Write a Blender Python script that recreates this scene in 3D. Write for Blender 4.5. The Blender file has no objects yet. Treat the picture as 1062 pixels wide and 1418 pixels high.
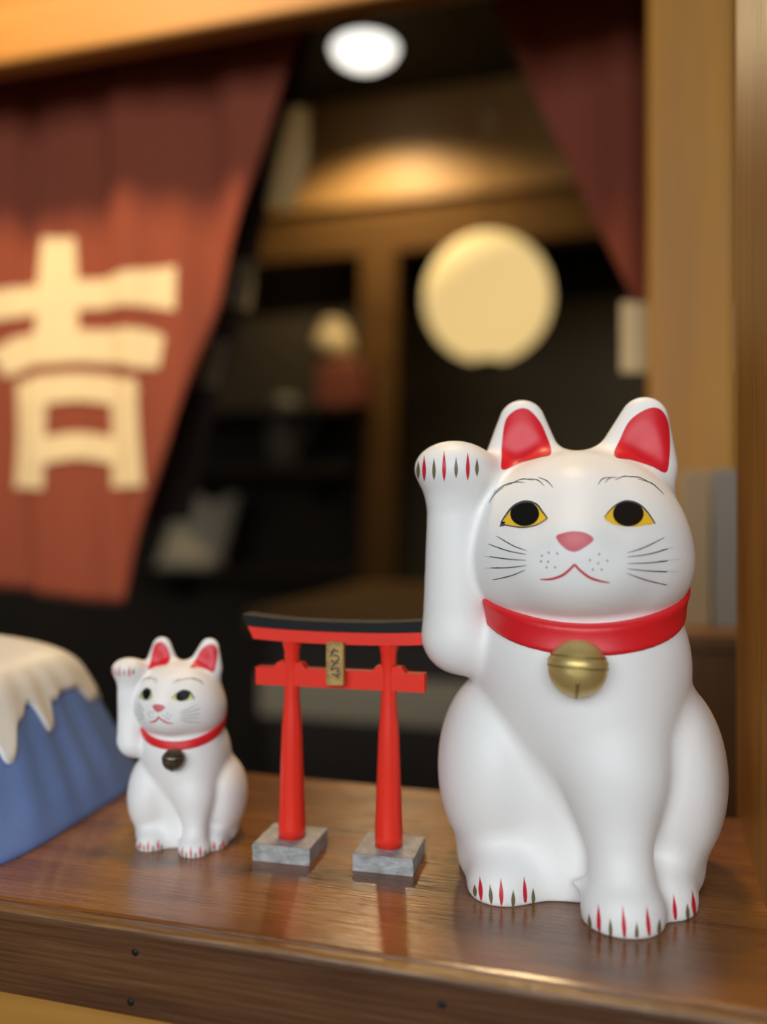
import bpy, bmesh, math, random
import numpy as np
from mathutils import Vector, Matrix
from mathutils.bvhtree import BVHTree

random.seed(7)
np.random.seed(7)
sc = bpy.context.scene
COL = sc.collection
R = math.radians

# ------------------------------------------------------------------ camera, world, big lights, exposure
FPX, IMW, IMH = 1200.0, 1062, 1418
SHELF_Z = 1.0
CAM = Vector((0, 0, SHELF_Z + 0.14))
YAW = R(16.4)                      # the camera is turned to the left of the shelf's normal
cd = bpy.data.cameras.new('camera')
cam = bpy.data.objects.new('camera', cd)
COL.objects.link(cam)
cam.location = CAM
cam.rotation_euler = (R(90), 0, YAW)
cd.sensor_fit = 'VERTICAL'
cd.sensor_height = 36
cd.sensor_width = 36 * IMW / IMH
cd.lens = FPX / IMH * 36
cd.clip_start = 0.01
cd.dof.use_dof = True
cd.dof.focus_distance = 0.316
cd.dof.aperture_fstop = cd.lens / 1000 / 0.0106
sc.camera = cam

world = bpy.data.worlds.new('world')
sc.world = world
world.use_nodes = True
world.node_tree.nodes['Background'].inputs[0].default_value = (1.0, 0.86, 0.68, 1)
world.node_tree.nodes['Background'].inputs[1].default_value = 0.22

sc.view_settings.view_transform = 'Standard'
sc.view_settings.look = 'None'
sc.view_settings.gamma = 1
sc.view_settings.use_curve_mapping = False
sc.view_settings.exposure = 0.0


def aim(o, target):
    o.rotation_euler = (Vector(target) - o.location).to_track_quat('-Z', 'Y').to_euler()


def area(name, loc, target, sx, sy, power, color):
    l = bpy.data.lights.new(name, 'AREA')
    l.shape = 'RECTANGLE'
    l.size, l.size_y, l.energy, l.color = sx, sy, power, color
    o = bpy.data.objects.new(name, l)
    COL.objects.link(o)
    o.location = loc
    aim(o, target)
    return o


def spot(name, loc, target, power, color, deg, blend=0.5, size=0.04):
    l = bpy.data.lights.new(name, 'SPOT')
    l.energy, l.color, l.spot_size, l.spot_blend, l.shadow_soft_size = power, color, R(deg), blend, size
    o = bpy.data.objects.new(name, l)
    COL.objects.link(o)
    o.location = loc
    aim(o, target)
    return o


# daylight through the big shop window behind the photographer
area('shop_window_offscreen', (0.0, -1.8, 2.0), (-0.08, 0.35, 1.05), 2.6, 1.4, 62, (0.90, 0.96, 1.0))
# warm ceiling spotlights of the room on this side of the curtain, above the picture
spot('ceiling_spotlight_offscreen', (-0.70, 0.20, 2.35), (-0.50, 0.83, 1.42), 125, (1.0, 0.70, 0.36), 50, 1.0, 0.10)
spot('ceiling_spotlight_offscreen', (-0.18, 0.62, 2.35), (-0.16, 0.42, 1.0), 34, (1.0, 0.70, 0.36), 60, 0.8, 0.08)


# ------------------------------------------------------------------ pixels to points
RIGHT = Vector((math.cos(YAW), math.sin(YAW), 0))
FWD = Vector((-math.sin(YAW), math.cos(YAW), 0))
UP = Vector((0, 0, 1))


def ray(u, v):
    return FWD + RIGHT * ((u - IMW / 2) / FPX) - UP * ((v - IMH / 2) / FPX)


def at_y(u, v, y):
    d = ray(u, v)
    return CAM + d * (y / d.y)


def at_z(u, v, z=SHELF_Z):
    d = ray(u, v)
    return CAM + d * ((z - CAM.z) / d.z)


# ------------------------------------------------------------------ materials
def mat(name, color, rough=0.5, metal=0.0, coat=0.0, emit=None, estr=0, bump=0.0, bscale=80, var=0.0, vscale=6, trans=0.0, spec=0.5):
    m = bpy.data.materials.new(name)
    m.use_nodes = True
    nt = m.node_tree
    b = nt.nodes['Principled BSDF']
    b.inputs['Base Color'].default_value = (*color, 1)
    b.inputs['Roughness'].default_value = rough
    b.inputs['Metallic'].default_value = metal
    b.inputs['Coat Weight'].default_value = coat
    b.inputs['Specular IOR Level'].default_value = spec
    if emit:
        b.inputs['Emission Color'].default_value = (*emit, 1)
        b.inputs['Emission Strength'].default_value = estr
    if bump or var:
        tc = nt.nodes.new('ShaderNodeTexCoord')
    if bump:
        n = nt.nodes.new('ShaderNodeTexNoise')
        n.inputs['Scale'].default_value = bscale
        n.inputs['Detail'].default_value = 4
        nt.links.new(tc.outputs['Object'], n.inputs['Vector'])
        bp = nt.nodes.new('ShaderNodeBump')
        bp.inputs['Strength'].default_value = bump
        bp.inputs['Distance'].default_value = 0.001
        nt.links.new(n.outputs['Fac'], bp.inputs['Height'])
        nt.links.new(bp.outputs['Normal'], b.inputs['Normal'])
    if var:
        n2 = nt.nodes.new('ShaderNodeTexNoise')
        n2.inputs['Scale'].default_value = vscale
        n2.inputs['Detail'].default_value = 5
        nt.links.new(tc.outputs['Object'], n2.inputs['Vector'])
        cr = nt.nodes.new('ShaderNodeValToRGB')
        cr.color_ramp.elements[0].position = 0.3
        cr.color_ramp.elements[1].position = 0.7
        cr.color_ramp.elements[0].color = (*[c * (1 - var) for c in color], 1)
        cr.color_ramp.elements[1].color = (*[min(1, c * (1 + var)) for c in color], 1)
        nt.links.new(n2.outputs['Fac'], cr.inputs['Fac'])
        nt.links.new(cr.outputs['Color'], b.inputs['Base Color'])
    if trans:
        tr = nt.nodes.new('ShaderNodeBsdfTranslucent')
        tr.inputs['Color'].default_value = (*color, 1)
        mx = nt.nodes.new('ShaderNodeMixShader')
        mx.inputs['Fac'].default_value = trans
        nt.links.new(b.outputs[0], mx.inputs[1])
        nt.links.new(tr.outputs[0], mx.inputs[2])
        nt.links.new(mx.outputs[0], nt.nodes['Material Output'].inputs['Surface'])
    return m


def wood(name, dark, mid, light, rough=0.35, axis=0, scale=1.0, bump=0.25, coat=0.0, specks=0.0):
    """Grain stretched along one object axis, with fine pores and worn specks."""
    m = bpy.data.materials.new(name)
    m.use_nodes = True
    nt = m.node_tree
    N, L = nt.nodes.new, nt.links.new
    b = nt.nodes['Principled BSDF']
    tc = N('ShaderNodeTexCoord')

    def stretched(sc_along, sc_across, detail, dist=0.0):
        mp = N('ShaderNodeMapping')
        s = [sc_across * scale] * 3
        s[axis] = sc_along * scale
        mp.inputs['Scale'].default_value = s
        L(tc.outputs['Object'], mp.inputs['Vector'])
        n = N('ShaderNodeTexNoise')
        n.inputs['Scale'].default_value = 1
        n.inputs['Detail'].default_value = detail
        n.inputs['Distortion'].default_value = dist
        L(mp.outputs[0], n.inputs['Vector'])
        return n
    n1 = stretched(6, 75, 4, 0.6)
    n2 = stretched(28, 700, 3)
    n3 = stretched(5, 9, 2)
    cr = N('ShaderNodeValToRGB')
    e = cr.color_ramp.elements
    e[0].position, e[0].color = 0.30, (*dark, 1)
    e[1].position, e[1].color = 0.72, (*light, 1)
    k = e.new(0.5)
    k.color = (*mid, 1)
    a = N('ShaderNodeMath'); a.operation = 'MULTIPLY_ADD'
    a.inputs[1].default_value = 0.45
    L(n1.outputs['Fac'], a.inputs[0])
    a2 = N('ShaderNodeMath'); a2.operation = 'MULTIPLY_ADD'
    a2.inputs[1].default_value = 0.3
    L(n2.outputs['Fac'], a2.inputs[0])
    a3 = N('ShaderNodeMath'); a3.operation = 'MULTIPLY'
    a3.inputs[1].default_value = 0.25
    L(n3.outputs['Fac'], a3.inputs[0])
    L(a3.outputs[0], a2.inputs[2])
    L(a2.outputs[0], a.inputs[2])
    L(a.outputs[0], cr.inputs['Fac'])
    L(cr.outputs['Color'], b.inputs['Base Color'])
    b.inputs['Coat Weight'].default_value = coat
    b.inputs['Coat Roughness'].default_value = 0.17
    b.inputs['Coat IOR'].default_value = 1.5
    rm = N('ShaderNodeMapRange')
    rm.inputs['To Min'].default_value = rough * 0.75
    rm.inputs['To Max'].default_value = rough * 1.35
    L(n2.outputs['Fac'], rm.inputs['Value'])
    L(rm.outputs[0], b.inputs['Roughness'])
    bp = N('ShaderNodeBump')
    bp.inputs['Strength'].default_value = bump
    bp.inputs['Distance'].default_value = 0.0006
    L(n2.outputs['Fac'], bp.inputs['Height'])
    L(bp.outputs[0], b.inputs['Normal'])
    return m


M = {}
M['white'] = mat('white_clay', (0.84, 0.83, 0.82), 0.5, bump=0.10, bscale=350)
M['red'] = mat('red_paint', (0.68, 0.012, 0.018), 0.38)
M['ear_red'] = mat('ear_red_paint', (0.66, 0.010, 0.022), 0.42)
M['pink'] = mat('nose_pink', (0.62, 0.12, 0.14), 0.45)
M['mouth'] = mat('mouth_red', (0.58, 0.04, 0.06), 0.45)
M['black'] = mat('black_paint', (0.008, 0.008, 0.008), 0.25)
M['yellow'] = mat('yellow_paint', (0.85, 0.52, 0.03), 0.4)
M['green'] = mat('green_paint', (0.62, 0.70, 0.22), 0.4)
M['ink'] = mat('ink_line', (0.06, 0.06, 0.07), 0.5)
M['claw_red'] = mat('claw_red', (0.60, 0.012, 0.03), 0.45)
M['claw_grey'] = mat('claw_olive', (0.17, 0.13, 0.06), 0.45)
M['claw_pink'] = mat('claw_pink', (0.72, 0.18, 0.20), 0.5)
M['claw_pale'] = mat('claw_pale', (0.36, 0.33, 0.28), 0.5)
M['gold'] = mat('gold_paint', (0.66, 0.50, 0.19), 0.44, metal=0.65, bump=0.15, bscale=300)
M['gold_dark'] = mat('gold_groove', (0.34, 0.24, 0.07), 0.4, metal=0.6)
M['pewter'] = mat('dark_pewter', (0.16, 0.13, 0.09), 0.30, metal=0.8, bump=0.4, bscale=220)
M['vermilion'] = mat('vermilion_paint', (0.80, 0.030, 0.014), 0.33)
M['roof_black'] = mat('roof_black', (0.006, 0.006, 0.007), 0.6, spec=0.25)
M['stone'] = mat('grey_stone', (0.36, 0.36, 0.36), 0.6, bump=0.7, bscale=600, var=0.25, vscale=220)
M['plaque'] = mat('plaque_gold', (0.42, 0.26, 0.08), 0.5, metal=0.2, var=0.3, vscale=300)
M['snow'] = mat('snow_white', (0.88, 0.87, 0.84), 0.4)
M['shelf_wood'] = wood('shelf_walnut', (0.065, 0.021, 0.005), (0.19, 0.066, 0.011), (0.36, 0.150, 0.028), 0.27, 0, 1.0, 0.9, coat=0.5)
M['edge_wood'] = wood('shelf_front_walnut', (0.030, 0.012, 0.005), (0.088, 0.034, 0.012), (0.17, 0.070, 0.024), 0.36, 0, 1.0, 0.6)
M['worn_wood'] = wood('worn_edge_wood', (0.06, 0.025, 0.008), (0.17, 0.080, 0.024), (0.52, 0.32, 0.11), 0.30, 0, 1.6, 0.8)
M['jamb_wood'] = wood('jamb_ochre_wood', (0.20, 0.080, 0.010), (0.34, 0.15, 0.022), (0.50, 0.26, 0.060), 0.42, 2, 0.8, 0.5)
M['beam_wood'] = wood('beam_ochre_wood', (0.24, 0.10, 0.012), (0.34, 0.15, 0.022), (0.44, 0.21, 0.04), 0.5, 0, 0.3, 0.2)
M['post_wood'] = wood('post_ochre_wood', (0.34, 0.145, 0.010), (0.46, 0.21, 0.016), (0.56, 0.275, 0.03), 0.5, 2, 0.3, 0.2)
M['dark_wood'] = wood('dark_wood', (0.008, 0.005, 0.003), (0.018, 0.011, 0.006), (0.030, 0.018, 0.009), 0.7, 0, 0.3, 0.2)
M['mid_wood'] = wood('mid_wood', (0.075, 0.036, 0.010), (0.115, 0.058, 0.017), (0.16, 0.085, 0.027), 0.7, 0, 0.3, 0.2)
M['brown_wood'] = wood('brown_wood', (0.14, 0.065, 0.022), (0.22, 0.105, 0.036), (0.30, 0.15, 0.055), 0.5, 2, 0.3, 0.2)
M['fascia_wood'] = wood('fascia_wood', (0.26, 0.14, 0.04), (0.33, 0.18, 0.055), (0.40, 0.23, 0.08), 0.5, 0, 0.3, 0.2)
M['mid_wood'].node_tree.nodes['Principled BSDF'].inputs['Specular IOR Level'].default_value = 0.12
M['noren'] = mat('maroon_cloth', (0.29, 0.074, 0.042), 0.9, trans=0.25, bump=0.3, bscale=900, spec=0.15)
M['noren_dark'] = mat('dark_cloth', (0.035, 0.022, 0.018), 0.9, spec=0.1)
M['print_thin'] = mat('thin_cream_print', (0.66, 0.53, 0.32), 0.85, spec=0.1, trans=0.75)
M['print'] = mat('cream_print', (0.66, 0.53, 0.32), 0.85, spec=0.1)
M['plaster'] = mat('tan_plaster', (0.34, 0.26, 0.15), 0.9, var=0.12, vscale=3)
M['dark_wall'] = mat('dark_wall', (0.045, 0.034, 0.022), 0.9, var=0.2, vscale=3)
M['ceiling'] = mat('black_ceiling', (0.010, 0.009, 0.008), 0.8)
M['floor'] = mat('dark_floor', (0.05, 0.035, 0.024), 0.5, var=0.2, vscale=4)
M['panel_black'] = mat('black_panel', (0.008, 0.007, 0.006), 0.6)
M['lantern'] = mat('lantern_paper', (0.75, 0.62, 0.32), 0.8, emit=(1.0, 0.70, 0.28), estr=0.80)
M['bulb'] = mat('lamp_globe', (0.9, 0.9, 0.9), 0.4, emit=(1.0, 0.97, 0.88), estr=1.8)
M['paper_white'] = mat('paper_white', (0.72, 0.64, 0.48), 0.8)
M['paper_cream'] = mat('paper_cream', (0.46, 0.33, 0.18), 0.8)
M['paper_grey'] = mat('paper_grey', (0.33, 0.29, 0.24), 0.8)
M['tin_red'] = mat('tin_red', (0.28, 0.08, 0.05), 0.5)
M['jug_grey'] = mat('jug_grey', (0.22, 0.20, 0.17), 0.5)
M['band'] = mat('pale_band', (0.34, 0.28, 0.18), 0.7)
M['jar_cream'] = mat('jar_cream', (0.60, 0.48, 0.28), 0.6)
M['iron'] = mat('dark_iron', (0.02, 0.02, 0.02), 0.4, metal=0.6)


# ------------------------------------------------------------------ object helpers
def link(name, verts, faces, m, parent=None, smooth=False):
    me = bpy.data.meshes.new(name)
    me.from_pydata([tuple(v) for v in verts], [], [tuple(int(i) for i in f) for f in faces])
    me.update()
    if smooth:
        me.polygons.foreach_set('use_smooth', [True] * len(me.polygons))
    me.materials.append(m)
    o = bpy.data.objects.new(name, me)
    COL.objects.link(o)
    if parent:
        o.parent = parent
    return o


def tag(o, label=None, cat=None, group=None, kind=None):
    if label: o['label'] = label
    if cat: o['category'] = cat
    if group: o['group'] = group
    if kind: o['kind'] = kind
    return o


def empty(name, loc, rz=0.0, scale=1.0):
    o = bpy.data.objects.new(name, None)
    COL.objects.link(o)
    o.empty_display_size = 0.03
    o.location = loc
    o.rotation_euler = (0, 0, rz)
    o.scale = (scale,) * 3
    return o


def bm_obj(name, bm, m, parent=None, smooth=False):
    bmesh.ops.recalc_face_normals(bm, faces=bm.faces[:])
    me = bpy.data.meshes.new(name)
    bm.to_mesh(me)
    bm.free()
    if smooth:
        me.polygons.foreach_set('use_smooth', [True] * len(me.polygons))
    me.materials.append(m)
    o = bpy.data.objects.new(name, me)
    COL.objects.link(o)
    if parent:
        o.parent = parent
    return o


def box(name, x0, x1, y0, y1, z0, z1, m, parent=None, bevel=0.0, seg=2):
    bm = bmesh.new()
    vs = [bm.verts.new((x, y, z)) for x in (x0, x1) for y in (y0, y1) for z in (z0, z1)]
    for f in ((0, 1, 3, 2), (4, 6, 7, 5), (0, 4, 5, 1), (2, 3, 7, 6), (0, 2, 6, 4), (1, 5, 7, 3)):
        bm.faces.new([vs[i] for i in f])
    if bevel:
        bmesh.ops.bevel(bm, geom=bm.edges[:], offset=bevel, segments=seg, profile=0.5, affect='EDGES')
    return bm_obj(name, bm, m, parent)


def lathe(name, prof, m, parent=None, n=32, loc=(0, 0, 0), sq=(1, 1), smooth=True):
    verts, faces = [], []
    for r, z in prof:
        for i in range(n):
            a = 2 * math.pi * i / n
            verts.append((loc[0] + sq[0] * r * math.cos(a), loc[1] + sq[1] * r * math.sin(a), loc[2] + z))
    for j in range(len(prof) - 1):
        for i in range(n):
            k = (i + 1) % n
            faces.append((j * n + i, j * n + k, (j + 1) * n + k, (j + 1) * n + i))
    faces.append(tuple(reversed(range(n))))
    faces.append(tuple(range((len(prof) - 1) * n, len(prof) * n)))
    return link(name, verts, faces, m, parent, smooth)


def tube(name, pts, r, m, parent=None, n=10):
    pts = [Vector(p) for p in pts]
    verts, faces = [], []
    for i, p in enumerate(pts):
        t = (pts[min(i + 1, len(pts) - 1)] - pts[max(i - 1, 0)]).normalized()
        a = t.cross(Vector((0.3, 0.2, 0.93)) if abs(t.z) < 0.8 else Vector((1, 0, 0))).normalized()
        b = t.cross(a)
        for k in range(n):
            w = 2 * math.pi * k / n
            verts.append(p + a * (r * math.cos(w)) + b * (r * math.sin(w)))
    for j in range(len(pts) - 1):
        for k in range(n):
            q = (k + 1) % n
            faces.append((j * n + k, j * n + q, (j + 1) * n + q, (j + 1) * n + k))
    faces.append(tuple(reversed(range(n))))
    faces.append(tuple(range((len(pts) - 1) * n, len(pts) * n)))
    return link(name, verts, faces, m, parent, True)


def catmull(pts, per=8, closed=False):
    P = [Vector((p[0], p[1])) for p in pts]
    n = len(P)
    out = []
    for i in range(n if closed else n - 1):
        p0, p1, p2, p3 = ((P[(i - 1) % n], P[i], P[(i + 1) % n], P[(i + 2) % n]) if closed else
                          (P[max(i - 1, 0)], P[i], P[i + 1], P[min(i + 2, n - 1)]))
        for k in range(per):
            t = k / per
            out.append(0.5 * ((2 * p1) + (p2 - p0) * t + (2 * p0 - 5 * p1 + 4 * p2 - p3) * t * t + (3 * p1 - p0 - 3 * p2 + p3) * t ** 3))
    if not closed:
        out.append(P[-1])
    return out


# ------------------------------------------------------------------ the setting
XL, XR, YB, YN, ZC = -4.2, 1.9, 4.0, -2.6, 2.42
for nm, b, m in (('floor', (XL, XR, YN, YB, -0.08, 0.0), 'floor'),
                 ('ceiling', (XL, XR, YN, YB, ZC, ZC + 0.08), 'ceiling'),
                 ('wall_back', (XL, XR, YB, YB + 0.1, 0, ZC), 'plaster'),
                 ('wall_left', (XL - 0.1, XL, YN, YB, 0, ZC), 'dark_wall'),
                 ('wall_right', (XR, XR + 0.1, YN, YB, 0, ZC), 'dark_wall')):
    tag(box(nm, *b, M[m]), kind='structure')

SF, SB = 0.256, 0.4265                     # shelf front and back edge
JX = 0.0434                                # inner face of the jamb
# low wall that carries the shelf
tag(box('wall_front', -1.7, JX + 0.10, SF + 0.035, SF + 0.085, 0, SHELF_Z - 0.03, M['beam_wood']), kind='structure')

# shelf: a thick top board and the worn front board with two nails
shelf = tag(empty('display_shelf', (0, 0, SHELF_Z)), 'dark varnished wooden shelf with worn front edge and nail holes', 'shelf')
TH = 0.031
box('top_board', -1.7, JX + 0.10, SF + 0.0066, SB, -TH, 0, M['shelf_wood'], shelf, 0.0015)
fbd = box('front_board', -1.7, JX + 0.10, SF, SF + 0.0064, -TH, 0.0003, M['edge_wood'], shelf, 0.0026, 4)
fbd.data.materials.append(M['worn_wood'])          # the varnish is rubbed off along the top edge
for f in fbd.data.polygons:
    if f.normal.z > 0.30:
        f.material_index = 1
for (u, v) in ((187, 1319), (181, 1388), (612, 1391)):
    p = at_y(u, v, SF)
    nb = lathe('nail', [(0.0001, -0.001), (0.0011, -0.001), (0.0013, 0.0), (0.0009, 0.0004), (0.0001, 0.0002)], M['iron'], shelf, 12)
    nb.location = (p.x, SF - 0.0001, p.z - SHELF_Z)
    nb.rotation_euler = (R(90), 0, 0)

# jamb on the right end of the shelf, and the window frame of beam and post behind
tag(box('trim_1', JX, JX + 0.09, SF + 0.030, SB + 0.006, 0, ZC, M['jamb_wood'], None, 0.0025), kind='structure')
FY = 0.74
pl, pr = at_y(897, 350, FY), at_y(1021, 350, FY)
tag(box('trim_2', pl.x, pr.x, FY, FY + 0.085, 0, ZC, M['post_wood'], None, 0.004), kind='structure')
bz = 0.5 * (at_y(0, 116, FY + 0.03).z + at_y(560, 14, FY + 0.03).z)
tag(box('trim_3', XL, pl.x + 0.001, FY, FY + 0.03, bz, bz + 0.13, M['beam_wood'], None, 0.004), kind='structure')

tag(box('light_block_upper', XL, pl.x + 0.001, FY + 0.002, FY + 0.028, bz + 0.129, ZC, M['dark_wall']), kind='structure')  # unseen wall added to stop spotlight passing over the beam onto the curtains

# far side of the room: fascia boards, inner post, black panel
def slab(nm, u0, v0, u1, v1, y, d, m, kind='structure', ext=(0, 0)):
    a, b = at_y(u0, v0, y), at_y(u1, v1, y)
    o = box(nm, a.x - ext[0], b.x + ext[1], y, y + d, b.z, a.z, M[m], None, 0.004)
    return tag(o, kind=kind)
dl = ray(505, 73)
DL = CAM + dl * ((ZC - 0.02 - CAM.z) / dl.z)          # the ceiling lamp stands close to the fascia
FA = DL.y + 0.29
fa = at_y(480, 284, FA)
tag(box('trim_4', XL, XR, FA, FA + 0.08, fa.z, ZC, M['fascia_wood']), kind='structure')
f2 = at_y(560, 345, 2.58)
tag(box('trim_5', XL, XR, 2.58, 2.66, f2.z, fa.z + 0.10, M['mid_wood']), kind='structure')
p0, p1 = at_y(500, 400, 2.58), at_y(549, 400, 2.58)
tag(box('trim_6', p0.x, p1.x, 2.575, 2.66, 0, f2.z + 0.001, M['mid_wood']), kind='structure')
b0, b1 = at_y(545, 330, 3.9), at_y(900, 398, 3.9)
tag(box('trim_7', b0.x, XR, 3.9, 4.0, b1.z, b0.z + 0.3, M['panel_black']), kind='structure')
# dark partition that closes the room left of the inner post
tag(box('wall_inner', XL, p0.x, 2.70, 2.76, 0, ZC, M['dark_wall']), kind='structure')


# ------------------------------------------------------------------ signed distance cat
def v3(p, q):
    return p - np.array(q, dtype=np.float32)


def sd_ell(p, c, r):
    r = np.array(r, dtype=np.float32)
    q = v3(p, c)
    k0 = np.sqrt(((q / r) ** 2).sum(-1)) + 1e-6
    k1 = np.sqrt(((q / (r * r)) ** 2).sum(-1)) + 1e-9
    return k0 * (k0 - 1) / k1


def sd_cone(p, a, b, r1, r2, ys=1.0):
    """Round cone from a (radius r1) to b (radius r2); ys squeezes it in depth."""
    p = p.copy()
    a, b = list(a), list(b)
    if ys != 1.0:
        y0 = a[1]
        p[..., 1] = y0 + (p[..., 1] - y0) / ys
        b[1] = y0 + (b[1] - y0) / ys
    a = np.array(a, dtype=np.float32); b = np.array(b, dtype=np.float32)
    ba = b - a
    l2 = float((ba * ba).sum())
    rr = r1 - r2
    a2 = l2 - rr * rr
    il2 = 1 / l2
    pa = p - a
    y = (pa * ba).sum(-1)
    z = y - l2
    x = pa * l2 - ba * y[..., None]
    x2 = (x * x).sum(-1)
    y2 = y * y * l2
    z2 = z * z * l2
    k = math.copysign(1, rr) * rr * rr * x2
    out = (np.sqrt(x2 * a2 * il2) + y * rr) * il2 - r1
    m1 = np.sign(z) * a2 * z2 > k
    m2 = (~m1) & (np.sign(y) * a2 * y2 < k)
    out = np.where(m1, np.sqrt(x2 + z2) * il2 - r2, out)
    out = np.where(m2, np.sqrt(x2 + y2) * il2 - r1, out)
    return out * (min(1, ys) if ys != 1 else 1)


def smin(a, b, k):
    h = np.maximum(k - np.abs(a - b), 0) / k
    return np.minimum(a, b) - h * h * k * 0.25


def smax(a, b, k):
    return -smin(-a, -b, k)


def cat_core(p):
    """Head, trunk, haunches, foreleg: everything but the raised arm (millimetres)."""
    head = sd_ell(p, (0, -3, 128), (40.5, 37, 35.5))
    head = smin(head, sd_ell(p, (0, -4, 119), (40, 36, 25)), 10)
    head = smin(head, sd_ell(p, (-1, -33, 121), (17, 11, 12)), 12)          # muzzle
    head = smin(head, sd_cone(p, (-1, -26, 145), (-1.5, -38, 131.5), 6, 5.5), 12)  # bridge and nose
    for s, tx in ((-1, -22), (1, 25)):
        ear = sd_cone(p, (s * 21.5, 5, 157), (tx, 6, 175.5), 16, 9.2, 0.58)
        ear = smax(ear, -sd_ell(p, (tx - s * 0.5, -15, 168), (15, 14, 19)), 2.5)
        head = smin(head, ear, 7)
    upper = sd_cone(p, (1, -1, 84), (12, -24, 47), 40, 17.5, 0.93)
    upper = smin(upper, sd_cone(p, (12, -24, 47), (13.6, -31.5, 20), 17, 10.6), 8)
    upper = smin(upper, sd_ell(p, (0, 6, 70), (40, 36, 46)), 8)
    foot = smin(sd_ell(p, (14, -38, 4), (14.2, 13.6, 12.5)), sd_cone(p, (14, -34, 12), (10, -14, 8), 8, 8), 5)
    upper = smin(upper, foot, 8)
    body = sd_ell(p, (0, 11, 36), (43, 37, 46))
    for s in (-1, 1):
        haunch = sd_ell(p, (s * 31.5, 5, 39), (23.7, 33, 38))
        ft = smin(sd_ell(p, (s * 28, -21, 3), (13, 15.2, 13)), sd_ell(p, (s * 30, 6, 4), (16, 30, 9)), 5)
        body = smin(body, smin(haunch, ft, 9), 8)
    body = smin(body, sd_ell(p, (-2, 2, 2), (36, 29, 24)), 14)
    web = sd_cone(p, (5, -34, 8), (-2.5, -32, 9.5), 4.5, 0.6)
    upper = smin(upper, web, 3)
    trunk = smin(upper, body, 4.5)
    return head, trunk


def cat_arm(p):
    arm = sd_cone(p, (-46.3, -7, 93), (-47.4, -10, 142), 13.6, 10.2)
    arm = smin(arm, sd_ell(p, (-47.3, -12, 156.5), (15, 13.5, 10.8)), 9)
    arm = smin(arm, sd_cone(p, (-44, -9, 153), (-33, 0, 154.5), 9, 8.5), 7)
    arm = smin(arm, sd_cone(p, (-45, -7, 90), (-32, -3, 86), 12.5, 13), 6)
    return arm


def cat_sdf(p):
    h, t = cat_core(p)
    f = smin(h, t, 3)
    f = smin(f, cat_arm(p), 3.5)
    return smax(f, -p[..., 2] + 0.0, 0.8)


def surface_nets(fn, lo, hi, step, newton=True):
    lo = np.array(lo, dtype=np.float32)
    n = [int(math.ceil((hi[i] - lo[i]) / step)) + 1 for i in range(3)]
    ax = [lo[i] + step * np.arange(n[i], dtype=np.float32) for i in range(3)]
    f = np.empty(n, dtype=np.float32)
    for i0 in range(0, n[0], 24):                      # in slabs, to keep memory low
        g = np.stack(np.meshgrid(ax[0][i0:i0 + 24], ax[1], ax[2], indexing='ij'), -1)
        f[i0:i0 + 24] = fn(g)
    ins = f < 0
    cnt = np.zeros([k - 1 for k in n], dtype=np.int8)
    corners = [(a, b, c) for a in (0, 1) for b in (0, 1) for c in (0, 1)]
    for a, b, c in corners:
        cnt += ins[a:n[0] - 1 + a, b:n[1] - 1 + b, c:n[2] - 1 + c]
    idx = np.argwhere((cnt > 0) & (cnt < 8))
    vals = np.stack([f[idx[:, 0] + a, idx[:, 1] + b, idx[:, 2] + c] for a, b, c in corners], 1)
    acc = np.zeros((len(idx), 3), dtype=np.float32)
    num = np.zeros(len(idx), dtype=np.float32)
    for i, ci in enumerate(corners):
        for j, cj in enumerate(corners):
            if j > i and sum(abs(x - y) for x, y in zip(ci, cj)) == 1:
                va, vb = vals[:, i], vals[:, j]
                mk = (va < 0) != (vb < 0)
                t = np.where(mk, va / np.where(mk, va - vb, 1), 0)
                pt = np.array(ci) + t[:, None] * (np.array(cj) - np.array(ci))
                acc += np.where(mk[:, None], pt, 0)
                num += mk
    verts = lo + step * (idx + acc / num[:, None])
    if newton:
        for _ in range(2):
            e = 0.05
            d = fn(verts.astype(np.float32))
            g = np.stack([(fn((verts + e * np.eye(3)[k]).astype(np.float32)) - d) / e for k in range(3)], 1)
            verts = verts - np.clip(d, -step, step)[:, None] * g / np.maximum((g * g).sum(1), 0.3)[:, None]
    vid = -np.ones(cnt.shape, dtype=np.int64)
    vid[tuple(idx.T)] = np.arange(len(idx))
    faces = []
    for a in range(3):
        b, c = (a + 1) % 3, (a + 2) % 3
        s0 = [slice(None)] * 3; s1 = [slice(None)] * 3
        s0[a], s1[a] = slice(0, n[a] - 1), slice(1, n[a])
        A, B = ins[tuple(s0)], ins[tuple(s1)]
        e = np.argwhere(A != B)
        e = e[(e[:, b] > 0) & (e[:, c] > 0) & (e[:, b] < n[b] - 1) & (e[:, c] < n[c] - 1)]
        q = []
        for db, dc in ((1, 1), (0, 1), (0, 0), (1, 0)):
            w = e.copy(); w[:, b] -= db; w[:, c] -= dc
            q.append(vid[tuple(w.T)])
        q = np.stack(q, 1)
        flip = ~A[tuple(e.T)]
        q[flip] = q[flip][:, ::-1]
        faces.append(q)
    return verts, np.concatenate(faces)


cat_v, cat_f = surface_nets(cat_sdf, (-66, -56, -2), (60, 50, 190), 1.1)
cat_v = cat_v / 1000.0
CAT_BVH = BVHTree.FromPolygons([Vector(v) for v in cat_v.tolist()], cat_f.tolist())


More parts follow.
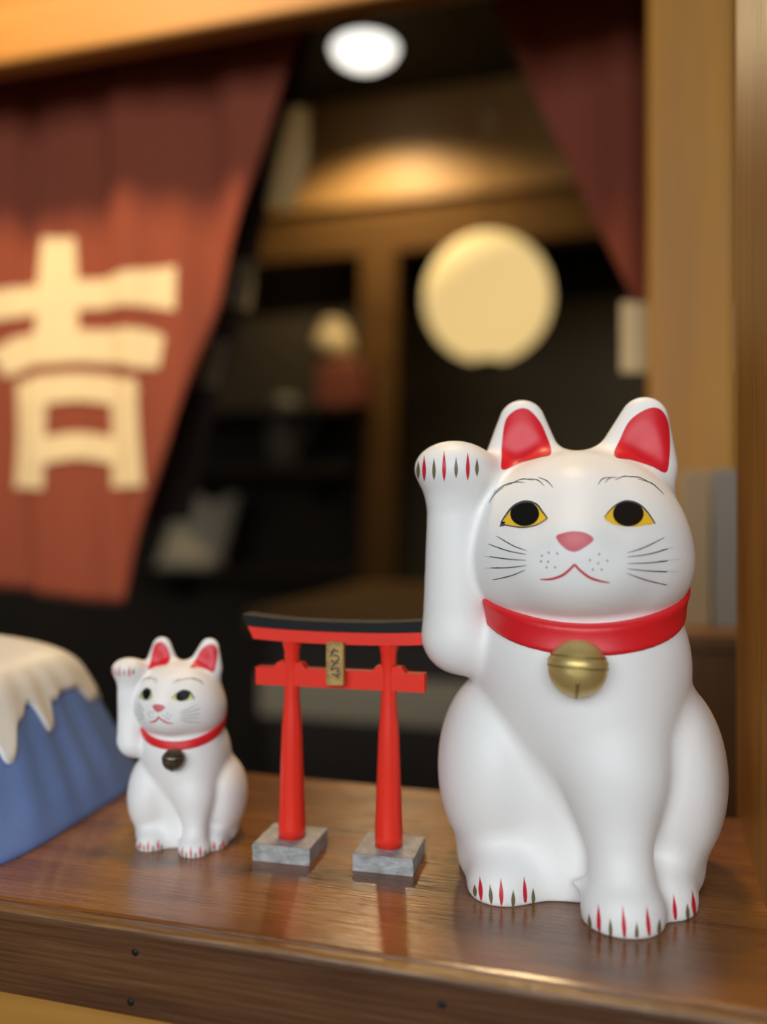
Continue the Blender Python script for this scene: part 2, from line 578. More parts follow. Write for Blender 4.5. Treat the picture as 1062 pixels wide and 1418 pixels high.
def collar_mesh(width, drop):
    def fn(p):
        h, t = cat_core(p)
        shell = smin(h, t, 9) - 1.1
        mid = 107.8 + drop + 0.33 * p[..., 1]
        slab = np.abs(p[..., 2] - mid) / 1.053 - width / 2
        f = smax(shell, slab, 1.6)
        inner = smin(h, t, 9) + 2.5
        f = np.maximum(f, -inner)
        return smax(f, -(cat_arm(p) - 0.6), 1.2)
    v, f = surface_nets(fn, (-50, -50, 76), (50, 46, 136), 0.9)
    return v / 1000.0, f


# --- painted marks: outlines laid on the clay surface
def hit(u, v, mat_inv, origin):
    d = (mat_inv.to_3x3() @ ray(u, v)).normalized()
    loc, nor, i, dist = CAT_BVH.ray_cast(origin, d)
    return loc, nor


class Paint:
    def __init__(self, root):
        self.inv = (Matrix.Translation(root.location) @ Matrix.Rotation(root.rotation_euler.z, 4, 'Z')).inverted()
        self.org = self.inv @ CAM
        self.marks = []
        self.k = 1.0

    def _drape(self, pts, off):
        out, last = [], None
        for p in pts:
            l, n = hit(p[0], p[1], self.inv, self.org)
            if l is None or (last is not None and (l - last).length > 0.02):
                l = last if last is not None else Vector((0, 0, 0))
                n = Vector((0, -1, 0))
                out.append(l)
            else:
                out.append(l + n * off)
                last = l
        return out

    def fan(self, name, poly, m, off=0.00018, rings=6, smooth=True, per=5):
        b = catmull(poly, per, True) if smooth else [Vector(p) for p in poly]
        if not smooth:
            d = []
            for i in range(len(b)):
                for k in range(per):
                    d.append(b[i].lerp(b[(i + 1) % len(b)], k / per))
            b = d
        c = sum(b, Vector((0, 0))) / len(b)
        pts = [c]
        for r in range(1, rings + 1):
            pts += [c.lerp(q, r / rings) for q in b]
        n = len(b)
        faces = [(0, 1 + i, 1 + (i + 1) % n) for i in range(n)]
        for r in range(rings - 1):
            o0, o1 = 1 + r * n, 1 + (r + 1) * n
            faces += [(o0 + i, o1 + i, o1 + (i + 1) % n, o0 + (i + 1) % n) for i in range(n)]
        self.marks.append((name, self._drape(pts, off), faces, m))

    def stroke(self, name, pts, widths, m, off=0.00018, per=6):
        c = catmull(pts, per)
        n = len(c)
        L_, R_, C_ = [], [], []
        for i, p in enumerate(c):
            t = (c[min(i + 1, n - 1)] - c[max(i - 1, 0)]).normalized()
            w = np.interp(i / (n - 1), np.linspace(0, 1, len(widths)), widths) / 2 * self.k
            nn = Vector((-t.y, t.x))
            L_.append(p + nn * w); R_.append(p - nn * w); C_.append(p)
        faces = []
        for i in range(n - 1):
            faces += [(i, i + 1, n + i + 1, n + i), (n + i, n + i + 1, 2 * n + i + 1, 2 * n + i)]
        self.marks.append((name, self._drape(L_ + C_ + R_, off), faces, m))

    def tear(self, name, x, y0, y1, w, m, lean=0.0):
        left, right = [], []
        for k in range(9):
            t = k / 8
            hw = w / 2 * self.k * (math.sin(math.pi * min(1, t ** 1.25)) ** 0.9 if 0 < t < 1 else 0.05)
            y = y0 + (y1 - y0) * t
            xx = x + lean * (t - 0.5)
            left.append((xx - hw, y)); right.append((xx + hw, y))
        n = 9
        C_ = [((a[0] + b[0]) / 2, a[1]) for a, b in zip(left, right)]
        faces = []
        for i in range(n - 1):
            faces += [(i, i + 1, n + i + 1, n + i), (n + i, n + i + 1, 2 * n + i + 1, 2 * n + i)]
        self.marks.append((name, self._drape(left + C_ + right, 0.0002), faces, m))


def Z1(x, y):      # reading of the enlarged head view
    return (560 + x / 2.3087, 530 + y / 2.3087)


def Z2(x, y):      # reading of the enlarged body view
    return (580 + x / 2.3087, 880 + y / 2.3087)


def cat_pose(u, v, dist_back, rz):
    p = at_z(u, v)
    return Vector((p.x, p.y, SHELF_Z))


# big cat: base centre found from its feet on the shelf
BX = RIGHT * 0.0757 + FWD * 0.3363
big = tag(empty('beckoning_cat', (BX.x, BX.y, SHELF_Z), R(-11.5) + YAW),
          'large white beckoning cat figurine with wide red collar and gold bell', 'figurine')


def paint(P, k):
    """All painted marks; k widens the brush (the small cat is painted with a relatively thick one)."""
    P.k = k
    # ears
    P.fan('ear_lining', [Z1(*q) for q in ((313, 279), (310, 235), (313, 185), (324, 120), (355, 88), (392, 84), (428, 118), (452, 165), (469, 225), (430, 240), (370, 257))], 'ear_red', rings=8)
    P.fan('ear_lining', [Z1(*q) for q in ((671, 234), (690, 180), (722, 120), (776, 84), (815, 84), (840, 120), (848, 180), (846, 240), (835, 287), (790, 268), (730, 248))], 'ear_red', rings=8)
    # eyes
    P.fan('eye', [Z1(*q) for q in ((314, 452), (332, 420), (356, 393), (386, 382), (420, 390), (440, 412), (457, 434), (430, 452), (395, 461), (355, 460))], 'yellow')
    P.fan('pupil', [Z1(386 + 46 * math.cos(a), 420 + 39 * math.sin(a)) for a in [q * math.pi / 8 for q in range(16)]], 'black', 0.00034)
    P.stroke('eye_line', [Z1(*q) for q in ((304, 460), (322, 430), (350, 396), (386, 381), (422, 389), (442, 412), (459, 435))], (1, 2.4, 3, 2.4, 1.6), 'ink', 0.0004)
    P.stroke('eye_line', [Z1(*q) for q in ((312, 452), (350, 460), (385, 463), (425, 455), (459, 435))], (1, 1.6, 1.2, 1), 'ink', 0.0004)
    P.fan('eye', [Z1(*q) for q in ((638, 431), (660, 405), (684, 387), (715, 381), (745, 390), (770, 412), (796, 448), (765, 456), (730, 461), (680, 456), (655, 446))], 'yellow')
    P.fan('pupil', [Z1(714 + 49 * math.cos(a), 420 + 40 * math.sin(a)) for a in [q * math.pi / 8 for q in range(16)]], 'black', 0.00034)
    P.stroke('eye_line', [Z1(*q) for q in ((637, 431), (662, 402), (690, 384), (716, 380), (748, 390), (775, 415), (799, 451))], (1, 2, 2.6, 2.2, 1.4), 'ink', 0.0004)
    # nose and mouth
    P.fan('nose', [Z1(*q) for q in ((485, 493), (510, 480), (545, 475), (580, 481), (604, 499), (585, 520), (545, 540), (510, 527))], 'pink')
    P.stroke('mouth', [Z1(*q) for q in ((435, 628), (470, 627), (505, 615), (528, 597), (544, 580))], (1.2, 3.2, 3.6, 3.4, 3), 'mouth')
    P.stroke('mouth', [Z1(*q) for q in ((544, 580), (560, 598), (590, 621), (620, 632), (655, 639))], (3, 3.4, 3.6, 3.2, 1.2), 'mouth')
    # whiskers
    for a, b, c in (((295, 490), (350, 522), (392, 537)), ((268, 515), (330, 537), (390, 549)), ((255, 553), (325, 563), (390, 568)),
                    ((257, 592), (330, 591), (392, 584)), ((283, 630), (340, 617), (388, 598)),
                    ((830, 495), (765, 527), (712, 544)), ((862, 525), (780, 548), (710, 557)), ((880, 564), (790, 575), (713, 578)),
                    ((877, 605), (790, 602), (711, 595)), ((845, 648), (770, 630), (709, 608))):
        P.stroke('whisker', [Z1(*a), Z1(*b), Z1(*c)], [w / k ** 0.7 for w in (0.6, 1.5, 1.3, 0.5)], 'ink')
    for x, y in ((440, 553), (462, 543), (489, 546), (437, 571), (460, 572), (482, 590), (455, 590),
                 (622, 548), (592, 567), (619, 577), (648, 569), (602, 597), (630, 597)):
        u, v = Z1(x, y)
        P.fan('whisker_dot', [(u + 1.5 * k * math.cos(q * math.pi / 3), v + 1.6 * k * math.sin(q * math.pi / 3)) for q in range(6)], 'claw_pale', rings=2, per=2)
    # brow hairs
    for pts in (((270, 386), (290, 355), (318, 335)), ((285, 352), (320, 328), (352, 318)), ((325, 330), (355, 318), (385, 320)),
                ((352, 317), (380, 308), (412, 312)), ((392, 308), (425, 311), (448, 330)), ((428, 303), (456, 314), (476, 336)),
                ((618, 326), (632, 308), (655, 302)), ((640, 320), (655, 305), (680, 303)), ((672, 312), (700, 300), (730, 302)),
                ((705, 300), (745, 302), (775, 314)), ((745, 308), (790, 322), (828, 356))):
        P.stroke('brow_hair', [Z1(*q) for q in pts], (0.4, 1.2, 0.4), 'ink')
    # claws
    for x, y0, y1, c in ((45, 250, 306, 1), (64, 234, 314, 0), (95, 242, 309, 1), (127, 219, 314, 0), (165, 238, 304, 1), (202, 224, 311, 0), (231, 242, 299, 1)):
        u, a = Z1(x, y0); _, b = Z1(x, y1)
        P.tear('claw_mark', u, a, b, 5.4 if c == 0 else 4.8, 'claw_grey' if c else 'claw_red')
    for x, y0, y1, c, ln in ((180, 795, 836, 1, 1), (198, 770, 849, 0, 2), (230, 796, 860, 1, 2), (263, 776, 866, 0, 1), (301, 813, 871, 1, 0), (338, 771, 864, 0, 2), (365, 808, 862, 1, 1),
                         (547, 888, 946, 1, 2), (576, 858, 962, 0, 1), (613, 904, 969, 1, 1), (655, 864, 978, 0, 3), (696, 916, 980, 1, 0), (732, 866, 972, 0, 4), (767, 904, 960, 1, -1),
                         (817, 828, 919, 0, 3), (858, 856, 913, 1, 1), (877, 815, 905, 0, 4), (901, 838, 890, 1, 1)):
        u, a = Z2(x, y0); _, b = Z2(x, y1)
        P.tear('claw_mark', u, a, b, 5.8 if c == 0 else 5.4, 'claw_grey' if c else 'claw_red', ln)
    return P.marks


def bell(parent, z, m, groove, front):
    prof = []
    r = 0.0100
    for k in range(25):
        a = -math.pi / 2 + math.pi * k / 24
        rr, zz = r * math.cos(a), r * math.sin(a)
        if 0.0008 < zz < 0.0040:
            rr += 0.0006 * math.sin((zz - 0.0008) / 0.0032 * math.pi)
        prof.append((max(rr, 0.0002), zz * 0.98))
    b = lathe('bell', prof, m, parent, 40)
    b.location = (-0.0012, front, z)
    b.rotation_euler = (R(-6), R(3), 0)
    for zz in (0.0006, 0.0042):
        rr = math.sqrt(max(r * r - zz * zz, 0))
        tube('bell_rim', [(rr * 1.005 * math.cos(k * math.pi / 24), rr * 1.005 * math.sin(k * math.pi / 24), zz) for k in range(49)], 0.00035, groove, b, 6)
    slit = [(0.0, -r * 1.003 * math.cos(R(a)), r * 1.003 * math.sin(R(a))) for a in range(-75, -18, 6)]
    tube('bell_slit', slit, 0.00055, groove, b, 8)
    return b


def turned(vs):
    """The small cat's head is turned and leaned a little against its body."""
    v = np.array([tuple(q) for q in vs], dtype=float)
    t = np.clip((v[:, 2] - 0.078) / 0.045, 0, 1)
    a = R(-11) * t * t * (3 - 2 * t)
    l = np.clip((v[:, 2] - 0.045) / 0.095, 0, 1)
    x, y = v[:, 0], v[:, 1] + 0.002
    return np.stack([x * np.cos(a) - y * np.sin(a) - 0.0055 * l * l * (3 - 2 * l), x * np.sin(a) + y * np.cos(a) - 0.002, v[:, 2]], 1)


def dress(root, marks, remap, collar, bell_m, groove, bell_z, bell_y, shape=lambda q: q):
    body = link('body', shape(cat_v), cat_f, M['white'], root, True)
    cv, cf = collar
    link('collar', shape(cv), cf, M['red'], root, True)
    b = bell(root, bell_z, M[bell_m], M[groove], bell_y)
    b.location = Vector(shape([tuple(b.location)])[0])
    for nm, verts, faces, m in marks:
        o = link(nm, shape(verts), faces, M[remap.get(m, m)], root, True)
    return body


dress(big, paint(Paint(big), 1.0), {}, collar_mesh(9.6, 0.0), 'gold', 'gold_dark', 0.0868, -0.0425)

# small cat: the same mould, turned to the left, slimmer collar and a dark bell
SX = RIGHT * -0.0846 + FWD * 0.3735
small = tag(empty('beckoning_cat', (SX.x, SX.y, SHELF_Z), R(1.5) + YAW, 0.463),
            'small white beckoning cat figurine with thin red collar and dark bell', 'figurine')
dress(small, paint(Paint(big), 1.7), {'yellow': 'green', 'claw_red': 'claw_pink', 'claw_grey': 'claw_pale', 'mouth': 'mouth'},
      collar_mesh(6.4, -1.0), 'pewter', 'iron', 0.0840, -0.0425, turned)


# ------------------------------------------------------------------ torii gate
TX = RIGHT * -0.0178 + FWD * 0.3522
torii = tag(empty('torii_gate', (TX.x, TX.y, SHELF_Z), R(-13.8) + YAW),
            'miniature red torii gate with black top beam on two grey stone bases', 'figurine')
for s in (-1, 1):
    cx = s * 0.0209
    bm = bmesh.new()
    w, h = 0.0120, 0.0066
    vs = [bm.verts.new((cx + x * w, y * w, z)) for x in (-1, 1) for y in (-1, 1) for z in (0, h)]
    for f in ((0, 1, 3, 2), (4, 6, 7, 5), (0, 4, 5, 1), (2, 3, 7, 6), (0, 2, 6, 4), (1, 5, 7, 3)):
        bm.faces.new([vs[i] for i in f])
    bmesh.ops.subdivide_edges(bm, edges=bm.edges[:], cuts=5, use_grid_fill=True)
    for v in bm.verts:
        if v.co.z > 0.0003:
            v.co += Vector((random.uniform(-1, 1), random.uniform(-1, 1), random.uniform(-.5, .5))) * 0.00018
    bm_obj('stone_base', bm, M['stone'], torii)
    lathe('pillar', [(0.0056, h - 0.0005), (0.0056, h + 0.004), (0.0052, 0.022), (0.0047, 0.038), (0.0042, 0.052), (0.0036, 0.0585), (0.0032, 0.064), (0.0031, 0.075), (0.0032, 0.083), (0.0042, 0.0872), (0.0044, 0.0885)],
          M['vermilion'], torii, 28, (cx - s * 0.0004, 0, 0))


def beam(name, prof_top, prof_bot, y0, y1, m, parent, n=33, bev=0.0):
    """Bar along x with top and bottom outlines given as lists of (x, z)."""
    xa = sorted(set([round(p[0], 5) for p in prof_top + prof_bot]))
    x0, x1 = prof_top[0], prof_top[-1]
    verts, faces = [], []
    T = [(np.interp(t, np.linspace(0, 1, len(prof_top)), [p[0] for p in prof_top]), np.interp(t, np.linspace(0, 1, len(prof_top)), [p[1] for p in prof_top])) for t in np.linspace(0, 1, n)]
    B = [(np.interp(t, np.linspace(0, 1, len(prof_bot)), [p[0] for p in prof_bot]), np.interp(t, np.linspace(0, 1, len(prof_bot)), [p[1] for p in prof_bot])) for t in np.linspace(0, 1, n)]
    bm = bmesh.new()
    ring = [[bm.verts.new((T[i][0], y0, T[i][1])), bm.verts.new((T[i][0], y1, T[i][1])),
             bm.verts.new((B[i][0], y1, B[i][1])), bm.verts.new((B[i][0], y0, B[i][1]))] for i in range(n)]
    for i in range(n - 1):
        for k in range(4):
            q = (k + 1) % 4
            bm.faces.new((ring[i][k], ring[i + 1][k], ring[i + 1][q], ring[i][q]))
    bm.faces.new(ring[0]); bm.faces.new(list(reversed(ring[-1])))
    if bev:
        es = [e for e in bm.edges if e.calc_face_angle(0) > 0.6]
        bmesh.ops.bevel(bm, geom=es, offset=bev, segments=2, profile=0.5, affect='EDGES')
    return bm_obj(name, bm, m, parent)


def arc(x0, x1, zmid, rise, n=13):
    return [(x0 + (x1 - x0) * k / (n - 1), zmid + rise * abs(2 * k / (n - 1) - 1) ** 2.4) for k in range(n)]


beam('lintel', arc(-0.0385, 0.0385, 0.0921, 0.0013), arc(-0.0358, 0.0358, 0.0868, 0.0011), -0.0043, 0.0043, M['vermilion'], torii, bev=0.0006)
beam('roof_beam', arc(-0.0405, 0.0405, 0.0958, 0.0021), arc(-0.0388, 0.0388, 0.0920, 0.0013), -0.0052, 0.0052, M['roof_black'], torii, bev=0.0006)
beam('tie_beam', [(-0.0355, 0.0760), (0.0355, 0.0760)], [(-0.0355, 0.0688), (0.0355, 0.0688)], -0.0026, 0.0026, M['vermilion'], torii, bev=0.0007)
for s in (-1, 1):
    beam('wedge', [(s * 0.0209 - 0.0052, 0.0783), (s * 0.0209 + 0.0052, 0.0783)], [(s * 0.0209 - 0.0080, 0.0750), (s * 0.0209 + 0.0080, 0.0750)], -0.0024, 0.0024, M['vermilion'], torii, 5, 0.0004)
plq = box('plaque', -0.0036, 0.0036, -0.0066, -0.0040, 0.0708, 0.0880, M['plaque'], torii, 0.0005)
rim = 0.0007
for a in ((-0.0036, -0.0036 + rim, 0.0708, 0.0880), (0.0036 - rim, 0.0036, 0.0708, 0.0880), (-0.0036, 0.0036, 0.0708, 0.0708 + rim), (-0.0036, 0.0036, 0.0880 - rim, 0.0880)):
    box('plaque_rim', a[0], a[1], -0.0071, -0.0064, a[2], a[3], M['plaque'], plq, 0.0002)
# brush writing on the plaque
brush = [[(-12, 60), (-2, 66), (10, 64)], [(-2, 72), (-8, 58), (-14, 50)], [(-4, 54), (8, 52), (12, 44), (2, 40)], [(-12, 42), (-2, 36), (10, 36)],
         [(2, 34), (-8, 26), (-12, 18)], [(-10, 16), (0, 22), (10, 20), (6, 12)], [(-8, 8), (2, 4), (14, 8)], [(4, 2), (12, -2)]]
for st in brush:
    c = catmull([(p[0] * 0.000145, 0.0742 + p[1] * 0.00016) for p in st], 5)
    tube('brush_stroke', [(q[0], -0.00668, q[1]) for q in c], 0.00032, M['ink'], plq, 6)


# ------------------------------------------------------------------ mountain figurine
def fuji():
    a, b = 0.080, 0.082
    e0 = at_z(0, 1208); e1 = at_z(165, 1105)
    rz = math.atan2(-(e1.x - e0.x), e1.y - e0.y)
    mid = (e0 + e1) / 2
    side = Vector((math.cos(rz), math.sin(rz), 0))
    back = Vector((-math.sin(rz), math.cos(rz), 0))
    c = mid - side * (a - 0.001) + back * 0.016
    root = tag(empty('mountain_figurine', (c.x, c.y, SHELF_Z), rz), 'blue ceramic mountain figurine with dripping white snow cap', 'figurine')
    H = 0.0805
    nt, nh = 240, 60

    def radius(t, h):
        n = 4.3
        ct, st = math.cos(t), math.sin(t)
        r = (abs(ct / a) ** n + abs(st / b) ** n) ** (-1 / n)
        taper = 0.555 + 0.445 * (1 - h)
        if h < 0.05: taper -= 0.012 * (1 - h / 0.05) ** 2
        if h > 0.70: taper -= 0.40 * ((h - 0.70) / 0.30) ** 3.0
        ridge = 0.013 * (math.sin(9 * t + 1.5 * math.sin(2 * t)) ** 2) * min(1, (1 - h) * 2.5) * min(1, h * 5)
        return r * (taper + ridge)

    def surf(t, h, off=0.0):
        r = radius(t, h) + off
        return (r * math.cos(t), r * math.sin(t), H * h + off * 0.5)
    verts, faces = [], []
    for j in range(nh + 1):
        for i in range(nt):
            verts.append(surf(2 * math.pi * i / nt, j / nh))
    for j in range(nh):
        for i in range(nt):
            k = (i + 1) % nt
            faces.append((j * nt + i, j * nt + k, (j + 1) * nt + k, (j + 1) * nt + i))
    faces.append(tuple(range(nh * nt, (nh + 1) * nt)))
    faces.append(tuple(reversed(range(nt))))
    m = mat('mountain_blue', (0.15, 0.26, 0.62), 0.36, var=0.10, vscale=30)
    link('mountain_body', verts, faces, m, root, True)
    drips = [(-96, .20, 9), (-76, .28, 8), (-60, .12, 5), (-45, .20, 6), (-28, .25, 5), (-19, .07, 4), (-3, .18, 5), (7, .03, 3), (34, .12, 6), (50, .2, 7), (64, .3, 8), (84, .22, 9),
             (108, .3, 8), (130, .2, 8), (155, .32, 9), (182, .2, 8), (208, .3, 8), (232, .24, 8), (246, .2, 7)]

    def edge(t):
        d = math.degrees(t)
        e = 0.66
        for c0, dep, w in drips:
            q = (d - c0 + 180) % 360 - 180
            e -= dep * math.exp(-abs(q / w) ** 3)
        return max(e, 0.24)
    verts, faces = [], []
    nt2, nr = 480, 26
    for j in range(nr + 1):
        for i in range(nt2):
            t = 2 * math.pi * i / nt2
            h0 = edge(t)
            h = h0 + (1 - h0) * j / nr
            off = 0.0016 * min(1, j / 2.0) ** 0.5 if j else -0.0006
            verts.append(surf(t, h, off))
    for j in range(nr):
        for i in range(nt2):
            k = (i + 1) % nt2
            faces.append((j * nt2 + i, j * nt2 + k, (j + 1) * nt2 + k, (j + 1) * nt2 + i))
    faces.append(tuple(range(nr * nt2, (nr + 1) * nt2)))
    link('snow_cap', verts, faces, M['snow'], root, True)


fuji()


# ------------------------------------------------------------------ cloth curtains
def cloth(name, corners, y, disp, m, parent=None, nu=90, nv=70):
    tl, tr, br, bl = [at_y(u, v, y) for u, v in corners]
    verts, faces = [], []
    for j in range(nv + 1):
        for i in range(nu + 1):
            s, t = i / nu, j / nv
            p = tl.lerp(tr, s).lerp(bl.lerp(br, s), t)
            verts.append((p.x, y + disp(p.x, p.z), p.z))
    for j in range(nv):
        for i in range(nu):
            a = j * (nu + 1) + i
            faces.append((a, a + 1, a + nu + 2, a + nu + 1))
    o = link(name, verts, faces, m, parent, True)
    md = o.modifiers.new('thickness', 'SOLIDIFY')
    md.thickness = 0.0012
    md.offset = 0
    return o


def ribbon(name, pts, widths, y, disp, m, parent, lift, per=8):
    c = catmull(pts, per)
    n = len(c)
    rows = 9
    verts, faces = [], []
    for i, p in enumerate(c):
        t = (c[min(i + 1, n - 1)] - c[max(i - 1, 0)]).normalized()
        w = np.interp(i / (n - 1), np.linspace(0, 1, len(widths)), widths)
        nn = Vector((-t.y, t.x))
        for k in range(rows):
            q = p + nn * w * (k / (rows - 1) - 0.5)
            wp = at_y(q.x, q.y, y)
            verts.append((wp.x, y + disp(wp.x, wp.z) - lift, wp.z))
    for i in range(n - 1):
        for k in range(rows - 1):
            a = i * rows + k
            faces.append((a, a + 1, a + rows + 1, a + rows))
    return link(name, verts, faces, m, parent, True)


NY = 0.835
fold_x = at_y(34, 300, NY).x


def disp_l(x, z):
    return (0.007 * math.sin(x * 42 + 0.8 + 1.2 * math.sin(z * 5)) + 0.004 * math.sin(x * 95 + z * 4)
            + 0.030 * math.exp(-((x - fold_x) / 0.016) ** 2) * (0.35 + 0.65 * min(1, max(0, (z - 1.25) / 0.3))))


nl = tag(empty('shop_curtain', at_y(200, 300, NY)), 'maroon split shop curtain printed with a large cream character', 'curtain')
nl_inv = Matrix.Translation(-nl.location)


def under(o, root):
    o.parent = root
    o.matrix_parent_inverse = Matrix.Translation(-root.location)
    return o


under(cloth('cloth', [(-330, 20), (436, -10), (163, 838), (-330, 770)], NY, disp_l, M['noren']), nl)
strokes = [([(80, 328), (80, 400), (80, 480)], (44, 54, 56)),
           ([(-40, 428), (60, 412), (150, 404), (210, 400), (245, 400)], (40, 40, 40, 52, 62)),
           ([(-5, 505), (30, 488), (90, 480), (150, 479), (200, 484), (226, 488)], (40, 46, 44, 46, 54, 44)),
           ([(45, 528), (44, 600), (40, 676)], (46, 46, 52)),
           ([(172, 526), (174, 600), (176, 674)], (46, 48, 54)),
           ([(30, 560), (60, 542), (110, 536), (160, 542), (188, 560)], (42, 40, 38, 40, 42)),
           ([(42, 632), (75, 622), (110, 617), (145, 622), (178, 632)], (36, 36, 36, 36, 36))]
for k, (pts, w) in enumerate(strokes):
    under(ribbon('character_stroke', pts, w, NY, disp_l, M['print'], None, 0.0016 + 0.0002 * k), nl)
rz_ = at_y(200, 60, NY).z
under(tube('rod', [(XL, NY + 0.004, bz + 0.075), (at_y(445, 100, NY).x, NY + 0.004, bz + 0.075)], 0.011, M['brown_wood']), nl)


def disp_r(x, z):
    return 0.008 * math.sin(x * 55 + 1.0 + z * 3) + 0.004 * math.sin(x * 120)


NR = 0.875
nr_ = tag(empty('shop_curtain', at_y(900, 200, NR)), 'maroon shop curtain hanging behind the ochre post', 'curtain')
under(cloth('cloth', [(640, -80), (1150, -120), (1150, 690), (990, 655)], NR, disp_r, M['noren']), nr_)
for pts, w in (([(860, 470), (1000, 470), (1100, 470)], (96, 96, 96)),):
    under(ribbon('character_stroke', pts, w, NR, disp_r, M['print'], None, 0.0018), nr_)
under(tube('rod', [at_y(560, -80, NR + 0.006), at_y(560, -80, NR + 0.006) + Vector((0.9, 0, 0))], 0.010, M['brown_wood']), nr_)

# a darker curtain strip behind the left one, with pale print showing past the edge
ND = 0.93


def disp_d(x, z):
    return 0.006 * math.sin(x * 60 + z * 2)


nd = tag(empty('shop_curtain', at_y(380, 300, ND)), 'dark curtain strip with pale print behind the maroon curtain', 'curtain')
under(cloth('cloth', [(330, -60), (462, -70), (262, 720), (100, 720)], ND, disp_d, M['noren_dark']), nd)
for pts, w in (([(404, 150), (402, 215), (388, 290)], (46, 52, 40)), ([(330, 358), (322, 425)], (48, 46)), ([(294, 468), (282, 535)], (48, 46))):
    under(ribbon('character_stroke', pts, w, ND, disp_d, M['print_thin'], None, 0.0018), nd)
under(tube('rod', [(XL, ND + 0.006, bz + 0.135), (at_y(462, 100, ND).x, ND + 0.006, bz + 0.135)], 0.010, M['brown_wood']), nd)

# ------------------------------------------------------------------ lamps
LC = CAM + ray(675, 413) * 2.25
lan = tag(empty('paper_lantern', LC), 'glowing round cream paper lantern hanging before the tan wall', 'lantern')
LR = 88 / FPX * 2.25
prof = []
for k in range(49):
    a = -math.pi / 2 + math.pi * k / 48
    rib = 1 - 0.010 * (1 if k % 3 else 0)
    prof.append((max(0.03, LR * math.cos(a)) * rib, LR * math.sin(a)))
lathe('shade', prof, M['lantern'], lan, 40)
for s in (-1, 1):
    lathe('ring', [(0.034, -0.006), (0.036, 0.0), (0.034, 0.006), (0.026, 0.006)], M['iron'], lan, 24, (0, 0, s * LR))
tube('cord', [(0, 0, LR), (0, 0, ZC - LC.z)], 0.0018, M['iron'], lan, 8)

lamp = tag(empty('ceiling_lamp', (DL.x, DL.y, ZC)), 'bright white dome lamp on the black ceiling', 'lamp')
lathe('mount', [(0.098, -0.010), (0.102, -0.004), (0.102, 0.0)], M['iron'], lamp, 32)
lathe('dome', [(0.006, -0.052), (0.03, -0.050), (0.058, -0.042), (0.078, -0.028), (0.088, -0.010)], M['bulb'], lamp, 32)
spot('ceiling_lamp_beam', (DL.x, DL.y, ZC - 0.060), (DL.x, DL.y, 0), 36, (1.0, 0.76, 0.42), 150, 0.5, 0.04)

# ------------------------------------------------------------------ things in the far room
# counter with a pale band
cf = at_z(450, 850, 0.98)
cl = at_y(338, 850, cf.y)
ct = tag(empty('counter', (cl.x, cf.y, 0)), 'dark wooden counter with brown top and pale band below', 'counter')
w_ = XR - cl.x - 0.3
box('worktop', 0, w_, 0, 0.62, 0.945, 0.98, M['mid_wood'], ct, 0.004)
box('cabinet', 0.03, w_, 0.03, 0.60, 0, 0.945, M['dark_wood'], ct, 0.003)
bz0, bz1 = at_y(450, 1000, cf.y).z, at_y(450, 938, cf.y).z
box('band', 0.02, w_, 0.012, 0.031, bz0, bz1, M['band'], ct, 0.003)

# three dark boards on the partition wall, left of the inner post
SY = 2.42
levels = [at_y(400, v, SY).z for v in (562, 645, 790)]
for z, lab in zip(levels, ('dark wall board under the red tin', 'dark wall board under the grey jug', 'dark wall board under the paper bag')):
    ws = tag(empty('wall_board', (at_y(150, 600, SY).x, SY, z)), lab, 'shelf', 'dark wall boards')
    W = p0.x - ws.location.x
    box('board', 0, W, 0, 0.28, -0.025, 0, M['dark_wood'], ws, 0.002)
    for x in (0.15, W - 0.15):
        box('bracket', x, x + 0.02, 0.10, 0.28, -0.10, -0.025, M['iron'], ws, 0.002)


def on_board(u, level, dy=0.1):
    return Vector((at_y(u, 600, SY + dy).x, SY + dy, levels[level]))


p = on_board(478, 0)
tag(box('red_tin', -0.07, 0.07, -0.06, 0.06, 0, 0.13, M['tin_red'], None, 0.006), 'dull red tin under the cream jar on a dark wall board', 'tin').location = p
jar = tag(empty('cream_jar', p + Vector((-0.04, 0, 0.13)), 0, 1.3), 'small cream jar standing on the red tin', 'jar')
lathe('jar_body', [(0.03, 0), (0.046, 0.015), (0.05, 0.05), (0.04, 0.078), (0.028, 0.088)], M['jar_cream'], jar, 28)
lathe('lid', [(0.031, 0.088), (0.033, 0.097), (0.02, 0.108), (0.006, 0.112)], M['jar_cream'], jar, 28)
p = on_board(392, 1)
jug = tag(empty('grey_jug', p, 0, 1.3), 'grey ceramic jug on a dark wall board', 'jug')
lathe('jug_body', [(0.03, 0), (0.042, 0.03), (0.046, 0.08), (0.03, 0.13), (0.026, 0.155), (0.032, 0.17)], M['jug_grey'], jug, 28)
tube('handle', [(0.028, 0, 0.15), (0.062, 0, 0.145), (0.072, 0, 0.10), (0.045, 0, 0.055)], 0.006, M['jug_grey'], jug, 8)
p = on_board(262, 2, 0.06)
bag = tag(empty('paper_bag', p, R(12), 1.3), 'crumpled pale paper bag leaning on a dark wall board', 'bag')
gx = [(-0.08 + 0.16 * i / 8) for i in range(9)]
verts, faces = [], []
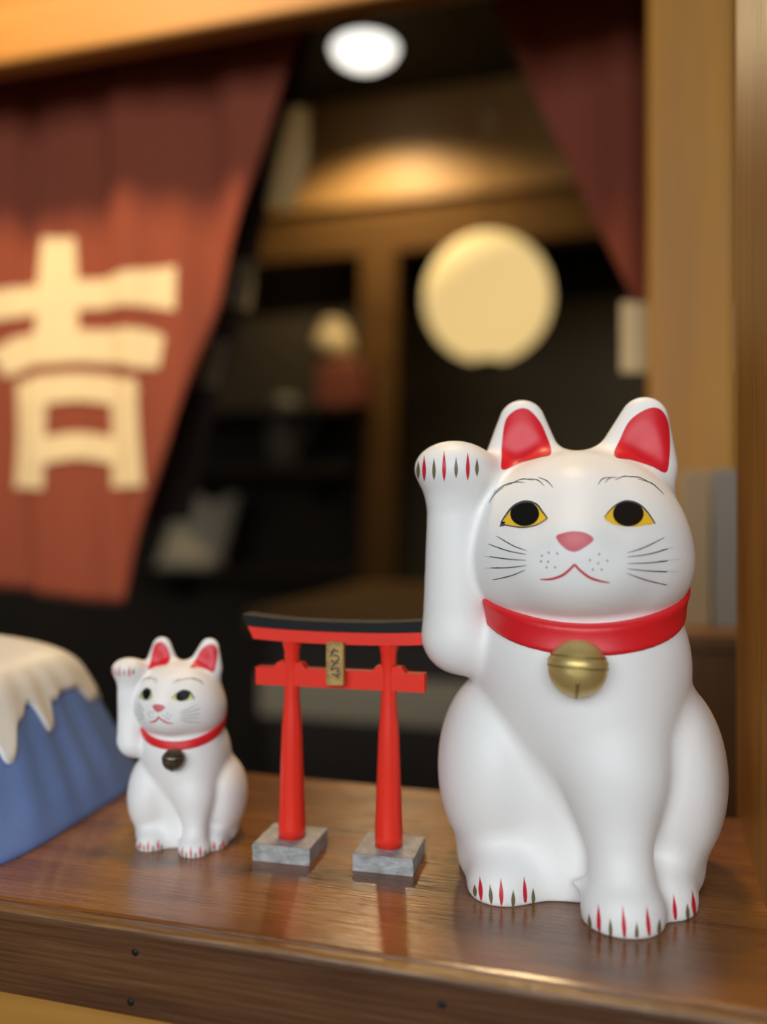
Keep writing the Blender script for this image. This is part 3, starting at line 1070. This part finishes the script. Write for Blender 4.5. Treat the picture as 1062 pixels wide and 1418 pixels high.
for s in (-1, 1):
    for j in range(9):
        for i in range(9):
            t = j / 8
            dpt = 0.04 * (1 - 0.75 * t) * (1 - abs(gx[i] / 0.085) ** 4 * 0.5)
            verts.append((gx[i] * (1 - 0.1 * t) + 0.05 * t + random.uniform(-.003, .003), s * dpt + random.uniform(-.003, .003), 0.17 * t + (0.012 * math.sin(i) if j == 8 else 0)))
for s in (0, 1):
    for j in range(8):
        for i in range(8):
            a = s * 81 + j * 9 + i
            f = (a, a + 1, a + 10, a + 9)
            faces.append(f if s == 0 else tuple(reversed(f)))
for i in range(8):
    faces.append((i + 1, i, 81 + i, 81 + i + 1))
for j in range(8):
    a = j * 9
    faces.append((a, a + 9, 81 + a + 9, 81 + a))
    a = j * 9 + 8
    faces.append((a + 9, a, 81 + a, 81 + a + 9))
link('bag_body', verts, faces, M['paper_white'], bag, True)

# brown cabinet behind the jamb, with two standing booklets on it
CY = 0.60
c0, c1 = at_y(880, 872, CY), at_y(1090, 872, CY)
cab = tag(empty('side_cabinet', (c0.x, CY, 0)), 'brown wooden cabinet standing behind the shelf', 'cabinet')
cw = c1.x - c0.x
box('cabinet_body', 0, cw, 0, 0.13, 0, c0.z - 0.012, M['brown_wood'], cab, 0.002)
box('cabinet_top', -0.004, cw + 0.004, -0.006, 0.134, c0.z - 0.012, c0.z, M['brown_wood'], cab, 0.002)
for k, (u0, u1, v0, m, lab) in enumerate(((946, 984, 652, 'paper_cream', 'upright cream booklet beside the grey one on the cabinet'), (987, 1030, 650, 'paper_grey', 'upright pale grey booklet on the cabinet'))):
    a, b = at_y(u0, v0, CY + 0.03), at_y(u1, v0, CY + 0.03)
    bk = tag(empty('booklet', (a.x, CY + 0.03, c0.z)), lab, 'booklet', 'booklets on the cabinet')
    wd, hh = b.x - a.x, a.z - c0.z
    box('cover', 0, wd, 0, 0.006, 0, hh, M[m], bk, 0.001)
    box('cover', 0, wd, 0.064, 0.07, 0, hh, M[m], bk, 0.001)
    box('pages', 0.002, wd - 0.002, 0.006, 0.064, 0.001, hh - 0.004, M['paper_white'], bk)
